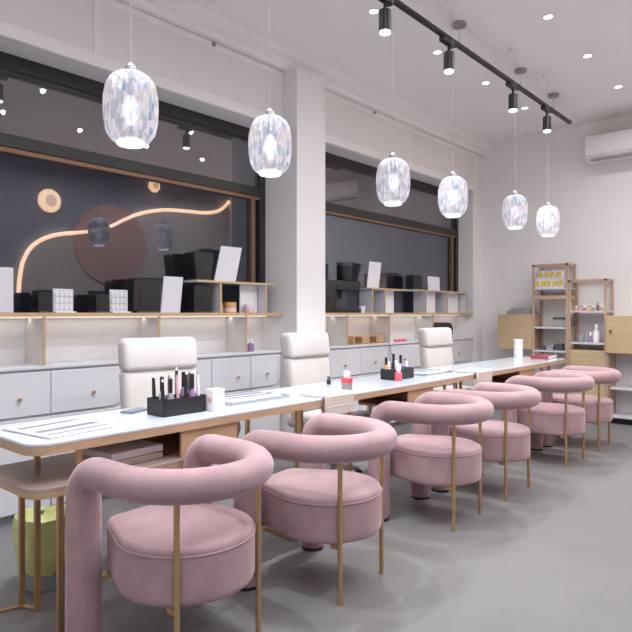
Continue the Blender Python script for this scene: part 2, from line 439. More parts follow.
def riser(label, y0, y1, h, panels, legs):
    t = thing('display_riser', label, 'riser', (LX, y0, LZ), 0, 'white risers on the ledges')
    obj('shelf_board', box(bm_new(), -.08, .085, 0, y1-y0, h-.016, h), 'white_lacquer', t, smooth=False)
    obj('edge_strip', box(bm_new(), .085, .09, 0, y1-y0, h-.016, h), 'gold_edge', t, smooth=False)
    for a, c in panels: obj('panel', box(bm_new(), -.02, -.01, a-y0, c-y0, 0, h-.016), 'white_plastic', t, smooth=False)
    for a in legs:
        l = obj('leg', box(bm_new(), -.08, .08, a-y0-.008, a-y0+.008, 0, h-.016), 'white_lacquer', t, smooth=False)
        obj('edge_strip', box(bm_new(), .08, .085, a-y0-.009, a-y0+.009, 0, h-.016), 'gold_edge', l, smooth=False)
    return h+LZ
r1 = riser('white riser with gold edges on the near ledge beside the column', 2.80, 3.63, .245, [(3.31, 3.50)], (3.03, 3.515))
r2 = riser('white riser on the far ledge beside the black machine', 4.98, 5.70, .255, [(5.25, 5.54)], (5.02, 5.24))
r3 = riser('white riser at the far end of the far ledge', 5.83, 7.08, .262, [(6.08, 6.43), (6.58, 7.0)], (6.06, 6.56, 7.03))
black_unit('black box on the ledge under the left end of the near riser', 2.81, 2.98, LZ, .215)
black_unit('tall black tapered box on top of the near riser', 2.80, 3.0, r1, .215, tap=.35)
sheet('white slanted sheet standing on top of the near riser', 3.03, 3.25, r1, .285, 17, 4)
sheet('white slanted sheet standing on the riser beside the black machine', 5.03, 5.24, r2, .28, 15, 4)
black_unit('dark reflection built as a small black box on the left end of the far corner riser', 5.87, 6.07, r3, .17, .1)  # dark reflection in the glass, built as a solid box
sheet('short white card standing on the far corner riser', 6.25, 6.52, r3, .17, 0, 3)

def bottle(label, x, y, z, r, h, m, capm=None, group=None, name='bottle', cat='bottle', capr=.6, caph=.3, n=14):
    if capm is None:
        bb = bm_new(); lathe(bb, [(r*.92, 0), (r, h*.06), (r, h*.8), (r*.8, h*.92), (r*.5, h)], n)
        o = obj(name, bb, m); o.location = (x, y, z); return tag(o, label, cat, group)
    t = thing(name, label, cat, (x, y, z), 0, group)
    bh = h*(1-caph)
    obj('body', lathe(bm_new(), [(r*.92, 0), (r, h*.04), (r, bh*.82), (r*capr*.95, bh*.97), (r*capr*.9, bh)], n), m, t)
    obj('cap', lathe(bm_new(), [(r*capr, bh), (r*capr, h*.97), (r*capr*.8, h)], n), capm, t)
    return t
bottle('peach jar with amber lid under the near riser', LX+.03, 3.17, LZ, .05, .085, 'peach', 'amber', name='jar', cat='jar', capr=.98, caph=.5, group='jars under the near riser')
bottle('small amber jar beside the riser leg on the near ledge', LX+.03, 3.075, LZ, .02, .08, 'amber', 'amber', name='jar', cat='jar', capr=.8, group='jars under the near riser')
bottle('pale pink jar in front of the white panel of the near riser', LX+.04, 3.36, LZ, .04, .07, 'rose', 'white_plastic', name='jar', cat='jar', capr=.9, group='jars under the near riser')

# black machine on the far ledge
t = thing('coffee_machine', 'black boxy machine on the far ledge right beside the column', 'machine', (LX, 4.26, LZ))
obj('body', box(bm_new(), -.1, .09, 0, .17, 0, .31, .012), 'black', t)
obj('head', box(bm_new(), -.1, .09, .17, .56, .215, .31, .015), 'black', t)
obj('back_wall', box(bm_new(), -.1, -.03, .17, .5, .03, .215), 'dark_grey', t, smooth=False)
obj('drip_tray', box(bm_new(), -.1, .09, .17, .56, 0, .04, .006), 'black', t)
obj('spout', lathe(bm_new(), [(.022, .14), (.03, .18), (.03, .215)], 16, .02, .34), 'dark_grey', t)
t = thing('canister', 'small black canister standing on top of the black machine', 'canister', (LX, 4.66, LZ+.31))
obj('body', lathe(bm_new(), [(.06, 0), (.075, .02), (.075, .15)], 20), 'black', t)
obj('lid', lathe(bm_new(), [(.078, .15), (.078, .18), (.03, .19)], 20), 'dark_grey', t)
o = obj('cup', lathe(bm_new(), [(.025, 0), (.038, .07), (.034, .07), (.022, .006)], 18, capt=True), 'white_plastic'); o.location = (LX+.05, 4.88, LZ)
tag(o, 'small white cup on the far ledge right of the black machine', 'cup')

# niche things
t = thing('wooden_box', 'tan box with compartments in the niche past the column', 'box', (-3.72, 4.76, .905))
obj('box_shell', box(bm_new(), -.06, .06, 0, .52, 0, .085, .003, 1), 'grout_bag', t, smooth=False)
for k in range(4):
    obj('drawer', box(bm_new(), .06, .066, .02+k*.124, .128+k*.124, .012, .075, .002, 1), 'wood' if k % 2 else 'bronze_trim', t, smooth=False)
for k in range(3):
    o = obj('polish_tin', lathe(bm_new(), [(.03, 0), (.03, .02), (.026, .026)], 16), 'red'); o.location = (-3.7, 5.58+k*.075, .905)
    tag(o, ['first', 'second', 'third'][k]+' of three small red tins in the far niche, counted from the column', 'tin', 'red tins in the far niche')
bb = bm_new()
arch = [(0, 0), (0, .13), (.03, .18), (.08, .2), (.40, .2), (.46, .185), (.50, .13), (.50, 0), (.44, 0), (.43, .11), (.39, .14), (.10, .14), (.06, .11), (.06, 0)]
prism(bb, arch, -.09, .09, .004, 1, axis='x')
o = obj('arched_lamp', bb, 'dark_brown'); o.location = (-3.72, 6.22, .905)
tag(o, 'dark brown arched appliance in the niche right behind the third staff chair', 'appliance')
bottle('small lilac bottle on the cabinet beside the column', -3.68, 3.4, .905, .028, .10, 'lilac', 'white_plastic', group='bottles in the niches')

# ------------------------------------------------------------------ pink tub chairs
def make_chair(label):
    t = thing('tub_chair', label, 'chair', (0, 0, 0), 0, 'pink velvet tub chairs at the desks')
    R = .265; r = .0635; zc = .65; cr = .092
    xl = -.255
    pts = []
    def corner(sy):
        # vertical leg, rounded bend, then along the arm
        p = [(xl, sy*R, .012), (xl, sy*R, .05)]
        for k in range(1, 5): p.append((xl, sy*R, .05+(zc-cr-.05)*k/4))
        for k in range(1, 8):
            a = .5*PI*k/8
            p.append((xl+cr*(1-math.cos(a)), sy*R, zc-cr+cr*math.sin(a)))
        p.append((xl+cr, sy*R, zc)); p.append((xl+cr+.07, sy*R, zc))
        return p
    pts += corner(-1)
    for k in range(0, 25):
        a = -PI/2 + PI*k/24
        pts.append((R*math.cos(a), R*math.sin(a), zc))
    pts += corner(1)[::-1]
    rs = [r - .0055*min(1, max(0, (p[2]-.5)/.14)) for p in pts]; rs[0] = rs[-1] = r-.008
    bb = tube(bm_new(), pts, rs, 20)
    obj('backrest', bb, 'velvet', t, ang=60)
    for sy in (-1, 1):
        f = bm_new(); cyl(f, xl, sy*R, 0, .014, .058, 20); obj('leg_glide', f, 'black', t)
    # seat: D shape, round at the back and tapering towards the desk
    out = []
    Rs = .252; hw = .165; fx = -.315; fr = .07
    ta = math.atan2(Rs-hw, -fx)                       # tangent taper of the sides
    a1 = PI/2 + ta*.95
    for k in range(33):
        a = -a1 + 2*a1*k/32
        out.append((Rs*math.cos(a), Rs*math.sin(a)))
    for k in range(7):
        a = a1 + (PI-a1)*k/6
        out.append((fx+fr+fr*math.cos(a), hw-fr+fr*math.sin(a)))
    for k in range(7):
        a = PI + (PI-a1)*k/6
        out.append((fx+fr+fr*math.cos(a), -hw+fr+fr*math.sin(a)))
    zs = [(0.955, .245), (.98, .248), (.995, .26), (1, .275), (1.0, .405), (.995, .42), (.975, .432), (.93, .438), (.6, .442), (.3, .444)]
    bb = bm_new(); rings = []
    for s_, z in zs:
        rings.append([bb.verts.new((-.02+(x+.02)*s_, y*s_, z)) for x, y in out])
    n = len(out)
    for i in range(len(rings)-1):
        for k in range(n):
            bb.faces.new((rings[i][k], rings[i][(k+1) % n], rings[i+1][(k+1) % n], rings[i+1][k]))
    bb.faces.new(rings[0][::-1]); bb.faces.new(rings[-1])
    seat = obj('seat', bb, 'velvet', t, ang=60)
    pp = [(-.02+(x+.02)*1.0, y*1.0, .412) for x, y in out]
    obj('piping', tube(bm_new(), pp+[pp[0]], .0035, 6), 'velvet', seat)
    # frame under the seat and the two gold back legs
    f = bm_new(); box(f, -.27, .2, -.02, .02, .228, .2455); box(f, -.275, -.235, -R, R, .228, .2455)
    obj('seat_frame', f, 'gold', t, smooth=False)
    a = math.asin(.19/R); lx = R*math.cos(a)
    for sy in (-1, 1):
        l = bm_new(); tube(l, [(lx, sy*.19, .004), (lx, sy*.19, .6)], .0105, 14); cyl(l, lx, sy*.19, 0, .006, .014, 14)
        box(l, .14, lx, sy*.19-.008, sy*.19+.008, .228, .2455)
        obj('leg', l, 'gold', t)
    return t
CH = [  # rod-mid x, y, rotation deg
    ((-1.655, 1.385), 2, 'pink velvet tub chair nearest the camera, its back to the viewer'),
    ((-1.617, 2.164), 8, 'pink velvet tub chair second from the camera, left of the hand rest'),
    ((-1.66, 3.246), 4, 'pink velvet tub chair third from the camera, facing the second polish caddy'),
    ((-1.66, 3.967), 0, 'pink velvet tub chair fourth from the camera, sharing the middle desk'),
    ((-1.655, 5.10), -2, 'pink velvet tub chair second from the far end, overlapping the last one'),
    ((-1.645, 5.86), 3, 'pink velvet tub chair farthest from the camera, beside the wooden racks')]
proto = None
for (mx, my), rot, lab in CH:
    rz = math.radians(rot); off = .185
    x = mx - off*math.cos(rz); y = my - off*math.sin(rz)
    if proto is None:
        proto = make_chair(lab); proto.location = (x, y, 0); proto.rotation_euler = (0, 0, rz)
    else: dup(proto, (x, y, 0), rz, lab)

# ------------------------------------------------------------------ desks (origin: front near corner on the floor; +y along the row, -x towards staff)
DL = 1.83; DD = .50; TX = -2.165
def make_desk(label, y, first=False, last=False):
    t = thing('manicure_desk', label, 'desk', (TX, y, 0), 0, 'manicure desks in a row')
    R = [.08, .08, 0, 0] if first else ([0, 0, .08, .08] if last else [0]*4)
    gap = .001
    o = rrect(-DD, 0, gap, DL-gap, R)
    obj('tabletop', prism(bm_new(), o, .738, .75, .002, 1), 'glass_white', t)
    obj('edge_band', prism(bm_new(), rrect(-DD+.002, -.002, gap, DL-gap, R), .706, .738), 'wood', t)
    # drawer cubby under the top
    y0, y1 = .66, .98
    c = bm_new()
    box(c, -.44, -.02, y0, y1, .57, .585); box(c, -.035, -.02, y0, y1, .585, .706); box(c, -.44, -.425, y0, y1, .585, .706); box(c, -.425, -.035, y1-.015, y1, .585, .706)
    cub = obj('cubby', c, 'wood', t, smooth=False)
    if first:
        obj('shelf', prism(bm_new(), rrect(-DD+.01, -.005, .01, y0, [.08, .08, 0, 0]), .57, .585, .002, 1), 'wood_grey', t)
        obj('shelf_band', prism(bm_new(), rrect(-DD+.01, -.005, .01, y0, [.08, .08, 0, 0]), .546, .57), 'wood', t)
        legs = [(-.045, .127, .546), (-.33, .17, .706), (-.405, .14, .546)]
        q = bm_new()
        tube(q, [(-.33, .17, .008), (-.405, .14, .008), (-.44, .02, .008)], .008, 8)
        obj('floor_bar', q, 'gold', t, smooth=False)
        post = [(-.045, .20), (-.40, .45)]
        for a, bq in post: obj('shelf_post', box(bm_new(), a-.01, a+.01, bq-.01, bq+.01, .585, .706), 'gold', t, smooth=False)
    else:
        legs = [(-.045, .06, .706), (-.44, .06, .706)]
    legs += [(-.045, 1.43, .706), (-.44, 1.43, .706)]
    for lx, ly, h in legs:
        obj('leg', box(bm_new(), lx-.010, lx+.010, ly-.010, ly+.010, 0, h), 'gold', t, smooth=False)
    obj('stretcher', box(bm_new(), -.43, -.055, 1.42, 1.44, .0, .02), 'gold', t, smooth=False)
    return t
D0 = .95
make_desk('white-topped manicure desk nearest the camera, with a rounded end and lower shelf', D0, True)
make_desk('middle white-topped manicure desk, holding the second polish caddy', D0+DL)
make_desk('white-topped manicure desk at the far end of the row', D0+2*DL, False, True)
# cream hand rests hung over the joints between desks
def hand_rest(y, label):
    t = thing('hand_rest', label, 'hand rest', (TX, y, 0), 0, 'cream hand rests on the desk edge')
    b = bm_new(); prism(b, [(-.17, .751), (.012, .751), (.012, .655), (.034, .655), (.036, .76), (.02, .774), (-.16, .768)], -.12, .12, .004, 2, axis='y')
    obj('pad', b, 'cream_leather', t)
    obj('stitching', box(bm_new(), .0345, .0375, -.11, .11, .70, .703), 'white_plastic', t, smooth=False)
hand_rest(2.655, 'cream hand rest hung over the desk edge beside the red-lidded bottle')
hand_rest(4.47, 'cream hand rest hung over the desk edge behind the fourth pink chair')

# ------------------------------------------------------------------ things on the desks
TZ = .75
t = thing('magazine', 'white mat with grey stripes at the near rounded end of the desk', 'mat', (-2.40, 1.16, TZ), math.radians(8))
obj('page_block', box(bm_new(), -.16, .16, -.14, .17, 0, .01, .003, 1), 'paper', t)
for k, (a, w) in enumerate(((-.095, .03), (.02, .045), (.11, .02))):
    obj('printed_stripe', box(bm_new(), a, a+w, -.12, .15, .01, .0112), 'grey_print', t, smooth=False)
def tray(label, x, y, lx, ly, rz):
    t = thing('tool_tray', label, 'tray', (x, y, TZ), rz, 'grey tool trays on the desks')
    b = bm_new(); box(b, -lx/2, lx/2, -ly/2, ly/2, 0, .006)
    for s in (-1, 1):
        box(b, s*lx/2-.004, s*lx/2+.004, -ly/2, ly/2, 0, .016); box(b, -lx/2, lx/2, s*ly/2-.004, s*ly/2+.004, 0, .016)
    obj('tray_base', b, 'silver', t, smooth=False)
    obj('towel', box(bm_new(), -lx/2+.02, lx/2-.02, -ly/2+.03, ly/2-.03, .006, .02, .005), 'paper', t)
    for k in range(2): obj('nail_file', box(bm_new(), -lx*.3+k*lx*.3, -lx*.3+.03+k*lx*.3, -ly*.36, ly*.36, .02, .024), 'grey_print', t, smooth=False)
tray('silver tray with folded towel on the near desk, right of the caddy', -2.44, 2.23, .22, .42, 0)
tray('silver tray with folded towel on the middle desk, past the second caddy', -2.44, 4.12, .2, .4, 0)
o = obj('phone', box(bm_new(), -.035, .035, -.075, .075, 0, .009, .004), 'grey_print'); o.location = (-2.56, 1.62, TZ); o.rotation_euler = (0, 0, .4)
tag(o, 'flat grey phone lying on the near desk, left of the first caddy', 'phone')

def caddy(label, x, y, w, d, h, sub):
    t = thing('polish_caddy', label, 'caddy', (x, y, TZ), 0, 'black caddies of nail polish')
    b = bm_new()
    box(b, -d/2, d/2, -w/2, w/2, 0, .006)
    for s in (-1, 1):
        box(b, s*d/2-.003, s*d/2+.003, -w/2, w/2, .006, h); box(b, -d/2, d/2, s*w/2-.003, s*w/2+.003, .006, h)
    obj('bin', b, 'black', t, smooth=False)
    for k in (-1, 1): obj('divider', box(bm_new(), -d/2+.003, d/2-.003, k*w/6-.002, k*w/6+.002, .006, h*.95), 'dark_grey', t, smooth=False)
    obj('divider', box(bm_new(), -.002, .002, -w/2+.003, w/2-.003, .006, h*.95), 'dark_grey', t, smooth=False)
    return t
def brush(label, x, y, z, h, m, tipm, lean, group):
    t = thing('nail_brush', label, 'brush', (x, y, z), 0, group)
    obj('handle', tube(bm_new(), [(0, 0, 0), (lean[0]*.6, lean[1]*.6, h*.6), (lean[0], lean[1], h)], [.006, .009, .007], 10), m, t)
    obj('tip', tube(bm_new(), [(lean[0], lean[1], h), (lean[0]*1.06, lean[1]*1.06, h*1.08)], [.0055, .003], 8), tipm, t)
cx, cy = -2.37, 1.72
caddy('black caddy crammed with brushes and bottles on the near desk', cx, cy, .235, .13, .078, 0)
cols = ['black', 'clear', 'silver', 'black', 'lilac', 'dark_grey', 'black', 'silver', 'rose', 'black', 'lilac', 'white_plastic']
desc = ['black', 'clear', 'silver', 'black', 'lilac', 'dark grey', 'black', 'silver', 'rosy', 'black', 'lilac', 'white']
ordn = ['first', 'second', 'third', 'fourth', 'fifth', 'sixth']
for i in range(12):
    row, k = divmod(i, 6)
    y = cy-.098+k*.039+(.004 if k > 1 else -.002); x = cx+(.034 if row else -.034)
    h = [.165, .185, .16, .19, .20, .17, .15, .18, .165, .175, .195, .17][i]
    lab = f'{desc[i]} item {ordn[k]} from the left in the {"front" if row else "back"} row of the near caddy'
    if i % 3 == 1: bottle(lab, x, y, TZ+.006, .016, h*.9, cols[i], 'black', 'brushes and bottles in the near caddy', caph=.4)
    else: brush(lab, x, y, TZ+.006, h, cols[i], ['white_plastic', 'black', 'silver'][i % 3], (random.uniform(-.006, .006), random.uniform(-.008, .008)), 'brushes and bottles in the near caddy')
t = thing('wipe_box', 'small white box with a pink mark right of the first caddy', 'box', (-2.29, 1.885, TZ))
obj('carton', box(bm_new(), -.03, .03, -.035, .035, 0, .105, .004, 1), 'white_plastic', t)
obj('pink_mark', box(bm_new(), -.018, .018, -.0362, -.035, .04, .065), 'rose', t, smooth=False)
# red-lidded dispenser by the hand rest
t = thing('pump_bottle', 'grey bottle with red collar and white lid, on the desk by the near hand rest', 'bottle', (-2.235, 2.84, TZ), 0)
obj('body', lathe(bm_new(), [(.03, 0), (.033, .006), (.033, .055)], 20), 'greyish', t)
obj('collar', lathe(bm_new(), [(.034, .055), (.034, .082), (.026, .088)], 20), 'red', t)
obj('cap', lathe(bm_new(), [(.02, .088), (.02, .12), (.014, .124)], 20), 'white_plastic', t)
bottle('small black bottle at the staff side of the middle desk', -2.56, 3.06, TZ, .014, .055, 'black', 'dark_grey', caph=.4, capr=.7)
cx, cy = -2.42, 3.66
caddy('black caddy with bottles beside the red bottle on the middle desk', cx, cy, .24, .12, .075, 1)
cols2 = ['amber', 'clear', 'lilac', 'dark_grey', 'black', 'peach', 'lilac', 'black']
for i in range(8):
    row, k = divmod(i, 4)
    y = cy+(-.098, -.062, -.004, .074)[k]; x = cx+(.03 if row else -.03)
    h = [.15, .12, .17, .12, .12, .13, .165, .115][i]
    lab = f'{cols2[i].replace("_", " ")} bottle {ordn[k]} from the left in the {"front" if row else "back"} row of the second caddy'
    bottle(lab, x, y, TZ+.006, .0165, h, cols2[i], ['black', 'white_plastic'][i % 2], 'bottles in the second caddy', caph=.35)
bottle('red bottle with a white cap in front of the second caddy', -2.335, 3.545, TZ, .026, .115, 'red', 'white_plastic', caph=.42, capr=.6)
# stacked white jars and the red book at the far end
for k in range(3):
    o = obj('cream_jar', lathe(bm_new(), [(.044, 0), (.046, .004), (.046, .042), (.049, .044), (.049, .062), (.044, .064)], 20), 'white_plastic')
    o.location = (-2.59, 6.20, TZ+k*.064)
    tag(o, ['bottom', 'middle', 'top'][k]+' jar of the white stack at the far end of the desks', 'jar', 'stacked white jars on the far desk')
t = thing('closed_book', 'dark red book lying at the far end of the last desk', 'book', (-2.36, 6.30, TZ), .1)
obj('cover', box(bm_new(), -.09, .09, -.16, .16, 0, .035, .003, 1), 'maroon', t)
obj('pages', box(bm_new(), -.085, .092, -.155, .163, .005, .03), 'paper', t, smooth=False)
# papers on the shelf of the near desk
for k in range(2):
    o = obj('paper_box', box(bm_new(), -.11, .11, -.13, .13, 0, .03, .003, 1), 'paper' if k else 'wood_grey'); o.location = (-2.36, 1.43, .585+k*.0305); o.rotation_euler = (0, 0, .06*k)
    tag(o, ['lower taupe flat box', 'upper white flat box'][k]+' on the shelf under the near desk, behind the nearest pink chair', 'box', 'flat boxes on the desk shelf')
# waste bin with lime liner
t = thing('waste_bin', 'grey waste bin with a lime-yellow bag behind the gold desk legs', 'bin', (-2.715, 1.255, 0))
obj('bin_body', lathe(bm_new(), [(.085, 0), (.09, .005), (.115, .3), (.108, .3), (.085, .012)], 28), 'bin_grey', t)
b = bm_new(); rings = []
prf = [(.098, .085), (.108, .10), (.122, .19), (.128, .26), (.126, .30), (.12, .318), (.106, .305), (.09, .26)]
for r, z in prf:
    rings.append([b.verts.new(((r+.006*math.sin(5*a)+.004*math.sin(11*a+1+z*20))*math.cos(a), (r+.006*math.sin(5*a)+.004*math.sin(11*a+1+z*20))*math.sin(a), z+(.018*math.sin(3*a)+.01*math.sin(7*a) if z < .12 else .006*math.sin(4*a)))) for a in [2*PI*k/36 for k in range(36)]])
for i in range(len(rings)-1):
    for k in range(36): b.faces.new((rings[i][k], rings[i][(k+1) % 36], rings[i+1][(k+1) % 36], rings[i+1][k]))
b.faces.new(rings[-1])
obj('bin_liner', b, 'green_liner', t, ang=80)

# ------------------------------------------------------------------ white staff chairs
def make_staff(label):
    t = thing('office_chair', label, 'chair', (0, 0, 0), 0, 'white leather staff chairs')
    # backrest: padded slab leaning back (towards -x)
    def slab(y0, y1, z0, z1, th, xb):
        b = bm_new(); box(b, -th/2, th/2, y0, y1, z0, z1, .035, 4)
        for v in b.verts: v.co.x += xb - (v.co.z-.45)*.12
        return b
    br = obj('backrest', slab(-.235, .235, .50, .90, .10, -.20), 'white_leather', t, ang=50)
    obj('headrest', slab(-.235, .235, .885, 1.075, .115, -.19), 'white_leather', t, ang=50)
    obj('seat', box(bm_new(), -.24, .24, -.245, .245, .40, .50, .035, 4), 'white_leather', t, ang=50)
    for sy in (-1, 1):
        a = bm_new(); tube(a, [(-.14, sy*.25, .44), (-.14, sy*.285, .55), (-.10, sy*.29, .635), (0, sy*.29, .65), (.10, sy*.29, .64), (.15, sy*.285, .57), (.13, sy*.25, .44)], .021, 12)
        ar = obj('armrest', a, 'cream_leather', t, ang=60)
        obj('arm_pad', box(bm_new(), -.12, .13, sy*.29-.03, sy*.29+.03, .65, .682, .012, 3), 'cream_leather', ar)
    obj('gas_lift', lathe(bm_new(), [(.03, .09), (.03, .25), (.02, .25), (.02, .40)], 16), 'silver', t)
    for k in range(5):
        a = 2*PI*k/5
        l = bm_new(); tube(l, [(0, 0, .10), (.14*math.cos(a), .14*math.sin(a), .085), (.235*math.cos(a), .235*math.sin(a), .062)], [.026, .02, .014], 10)
        lg = obj('base_leg', l, 'silver', t)
        w = bm_new(); tube(w, [(.235*math.cos(a)-.018*math.sin(a), .235*math.sin(a)+.018*math.cos(a), .027), (.235*math.cos(a)+.018*math.sin(a), .235*math.sin(a)-.018*math.cos(a), .027)], .027, 14)
        cyl(w, .235*math.cos(a), .235*math.sin(a), .03, .065, .007, 8)
        obj('castor', w, 'black', lg)
    return t
s0 = make_staff('white leather staff chair behind the near desk and first caddy')
s0.location = (-2.80, 2.05, 0); s0.rotation_euler = (0, 0, math.radians(-8))
dup(s0, (-2.80, 3.39, 0), math.radians(2), 'white leather staff chair in front of the white column')
dup(s0, (-2.80, 5.28, 0), math.radians(-4), 'white leather staff chair farthest along the row, near the far corner')

# ------------------------------------------------------------------ pendants
PZ = [(1.307, 2.016), (2.067, 2.03), (3.128, 2.028), (3.887, 2.045), (4.962, 2.073), (5.717, 2.08)]
def make_pendant(label):
    t = thing('pendant_lamp', label, 'pendant lamp', (0, 0, 0), 0, 'cut glass pendants over the desks')
    prof = [(.058, -.132), (.075, -.122), (.093, -.095), (.103, -.045), (.105, .0), (.104, .045), (.096, .088), (.08, .118), (.055, .136), (.028, .145)]
    b = lathe(bm_new(), prof, 48, capb=False, capt=True, ribs=1, depth=.09)
    sh = obj('glass_shade', b, 'crystal', t, ang=10)
    obj('lamp_lens', lathe(bm_new(), [(.050, -.142), (.054, -.138), (.054, -.124), (.04, -.118)], 28), 'lamp_pendant', t)
    obj('bulb', lathe(bm_new(), [(.012, -.06), (.03, -.03), (.034, .0), (.024, .03), (.012, .05)], 18), 'lamp_pendant', t)
    obj('socket', lathe(bm_new(), [(.016, .05), (.016, .145), (.022, .148), (.022, .165), (.008, .178)], 16), 'silver', t)
    return t
PL = ['cut glass pendant nearest the camera, hanging before the near window', 'cut glass pendant second from the camera, beside the white column', 'cut glass pendant third from the camera, at the left of the far window', 'cut glass pendant fourth from the camera, at the right of the far window', 'cut glass pendant fifth from the camera, against the back wall', 'cut glass pendant farthest from the camera, rightmost in the photo']
p0 = None
for (y, z), lab in zip(PZ, PL):
    if p0 is None:
        p0 = make_pendant(lab); p0.location = (-2.1, y, z); root = p0
    else:
        root = p0.copy(); C.objects.link(root); root.location = (-2.1, y, z); root['label'] = lab
        for ch in p0.children:
            if ch.name.startswith(('cord', 'ceiling_rose')): continue
            c = ch.copy(); C.objects.link(c); c.parent = root
    L = CE-z
    obj('cord', tube(bm_new(), [(0, 0, .17), (0, 0, L-.02)], .0012, 6), 'clear', root)
    obj('ceiling_rose', lathe(bm_new(), [(.045, L-.02), (.05, L-.012), (.05, L)], 24), 'white_plastic', root)

# ------------------------------------------------------------------ track light
TKX = -2.24; TKZ = 3.275
t = thing('lighting_track', 'long black lighting track hung below the ceiling', 'lighting track', (TKX, 0, TKZ))
obj('rail', box(bm_new(), -.018, .018, 1.0, 6.75, -.012, .018, .003, 1), 'black', t, smooth=False)
for y in (2.6, 4.243, 5.415, 6.251):
    cp = obj('canopy', lathe(bm_new(), [(.05, CE-TKZ-.025), (.056, CE-TKZ-.02), (.056, CE-TKZ)], 24, 0, y), 'grey_plastic', t)
    obj('stem', tube(bm_new(), [(0, y, .018), (0, y, CE-TKZ-.025)], .004, 8), 'silver', cp)
def spot_head(y, label):
    t = thing('track_spotlight', label, 'spotlight', (TKX, y, TKZ-.012), 0, 'black spotlights on the track')
    obj('adapter', box(bm_new(), -.024, .024, -.11, .07, -.035, 0, .004, 1), 'black', t, smooth=False)
    obj('stem', tube(bm_new(), [(0, 0, -.035), (0, 0, -.085)], .012, 10), 'black', t)
    obj('can', lathe(bm_new(), [(.036, -.225), (.04, -.222), (.04, -.09), (.03, -.082)], 24), 'black', t)
    obj('lens', lathe(bm_new(), [(.033, -.236), (.035, -.232), (.035, -.225)], 24), 'lamp_cool', t)
SP = [(1.30, 'black track spotlight at the near end of the track, above the frame'), (2.12, 'black track spotlight mirrored at the left edge of the transom glass'), (3.244, 'black track spotlight leftmost in the photo, at the top edge'), (4.085, 'black track spotlight second from the left along the track'), (5.249, 'black track spotlight third from the left along the track'), (6.071, 'black track spotlight nearest the far end of the track')]
for y, lab in SP: spot_head(y, lab)

# ------------------------------------------------------------------ recessed downlights (fixtures with their lamps), two unseen rows added for light
dl0 = None
ROWS = {-2.62: 'window-side row', -1.68: 'right-hand row', -.72: '', .25: ''}  # last two rows lie out of view, added to light the room
YS = [.0, .93, 1.85, 2.76, 3.65, 4.58, 5.50, 6.45]
LP = 34
ordw = {3: 'nearest visible', 4: 'first', 5: 'second', 6: 'third', 7: 'farthest'}
vis = {(-2.62, 4): 'near the first spotlight, at the top edge', (-2.62, 5): 'left of the second spotlight', (-2.62, 6): 'between second and third spotlights', (-2.62, 7): 'beside the third spotlight',
       (-1.68, 5): 'highest at the top right', (-1.68, 6): 'middle of the three at the right', (-1.68, 7): 'lowest of the three at the right, over the air conditioner'}
for x in ROWS:
    for k, y in enumerate(YS):
        lab = 'recessed ceiling downlight, '+vis[(x, k)] if (x, k) in vis else 'unseen recessed ceiling downlight extending the seen grid to light the room, mirrored at most in the transom glass'
        if dl0 is None:
            dl0 = thing('ceiling_downlight', lab, 'downlight', (x, y, CE), 0, 'recessed ceiling downlights')
            obj('trim_ring', lathe(bm_new(), [(.038, 0), (.045, -.004), (.032, -.006), (.03, -.001)], 24, capb=False, capt=False), 'white_plastic', dl0)
            obj('lens', lathe(bm_new(), [(.031, -.005), (.031, 0)], 24), 'lamp_cool', dl0)
        else: dup(dl0, (x, y, CE), 0, lab)
        L = bpy.data.lights.new('downlight_lamp', 'SPOT'); L.energy = LP*{-2.62: .12, -1.68: .4, -.72: 1.0, .25: 1.25}[x]; L.spot_size = math.radians(168); L.spot_blend = .8; L.shadow_soft_size = .018; L.color = (.95, .98, 1)
        lo = bpy.data.objects.new('downlight_lamp', L); C.objects.link(lo); lo.location = (x, y, CE-.02)
for y, lab in SP:
    L = bpy.data.lights.new('track_lamp', 'SPOT'); L.energy = 125; L.spot_size = math.radians(80); L.spot_blend = .5; L.shadow_soft_size = .035; L.color = (.95, .97, 1)
    lo = bpy.data.objects.new('track_lamp', L); C.objects.link(lo); lo.location = (TKX, y, TKZ-.26)
for y, z in PZ:
    L = bpy.data.lights.new('pendant_lamp_light', 'SPOT'); L.energy = 9; L.spot_size = math.radians(142); L.spot_blend = .4; L.shadow_soft_size = .04; L.color = (.95, .97, 1)
    lo = bpy.data.objects.new('pendant_lamp_light', L); C.objects.link(lo); lo.location = (-2.1, y, z-.15)
for y0, y1 in (W1, W2):
    L = bpy.data.lights.new('ledge_strip_lamp', 'AREA'); L.shape = 'RECTANGLE'; L.size = .02; L.size_y = y1-y0-.1; L.energy = 1.0; L.color = (1, .9, .8)
    lo = bpy.data.objects.new('ledge_strip_lamp', L); C.objects.link(lo); lo.location = (XG+.06, (y0+y1)/2, LZ-.037)

# ------------------------------------------------------------------ back wall: racks, boxes, air conditioner
RY = 7.15
def rack(name, label, x0, x1, z0, h, shelves, mids=(), cat='shelf rack', group='oak racks on the back wall'):
    t = thing(name, label, cat, ((x0+x1)/2, YB-.02, 0), 0, group)
    w = (x1-x0)/2; d = YB-.02-RY; p = .024
    for sx in (-1, 1):
        for yy in (-d, -p):
            obj('post', box(bm_new(), sx*w-(p if sx > 0 else 0), sx*w+(p if sx < 0 else 0), yy, yy+p, z0, h), 'wood_rack', t, smooth=False)
    tb = bm_new()
    box(tb, -w, w, -d, -d+p, h-p, h+.0005); box(tb, -w, w, -p, 0, h-p, h+.0005)
    for sx in (-1, 1): box(tb, sx*w-(p if sx > 0 else 0), sx*w+(p if sx < 0 else 0), -d+p, -p, h-p, h+.0005)
    obj('top_frame', tb, 'wood_rack', t, smooth=False)
    for z, m, th in shelves:
        obj('shelf', box(bm_new(), -w+.002, w-.002, -d+.003, -.002, z-th, z), m, t, smooth=False)
    return t
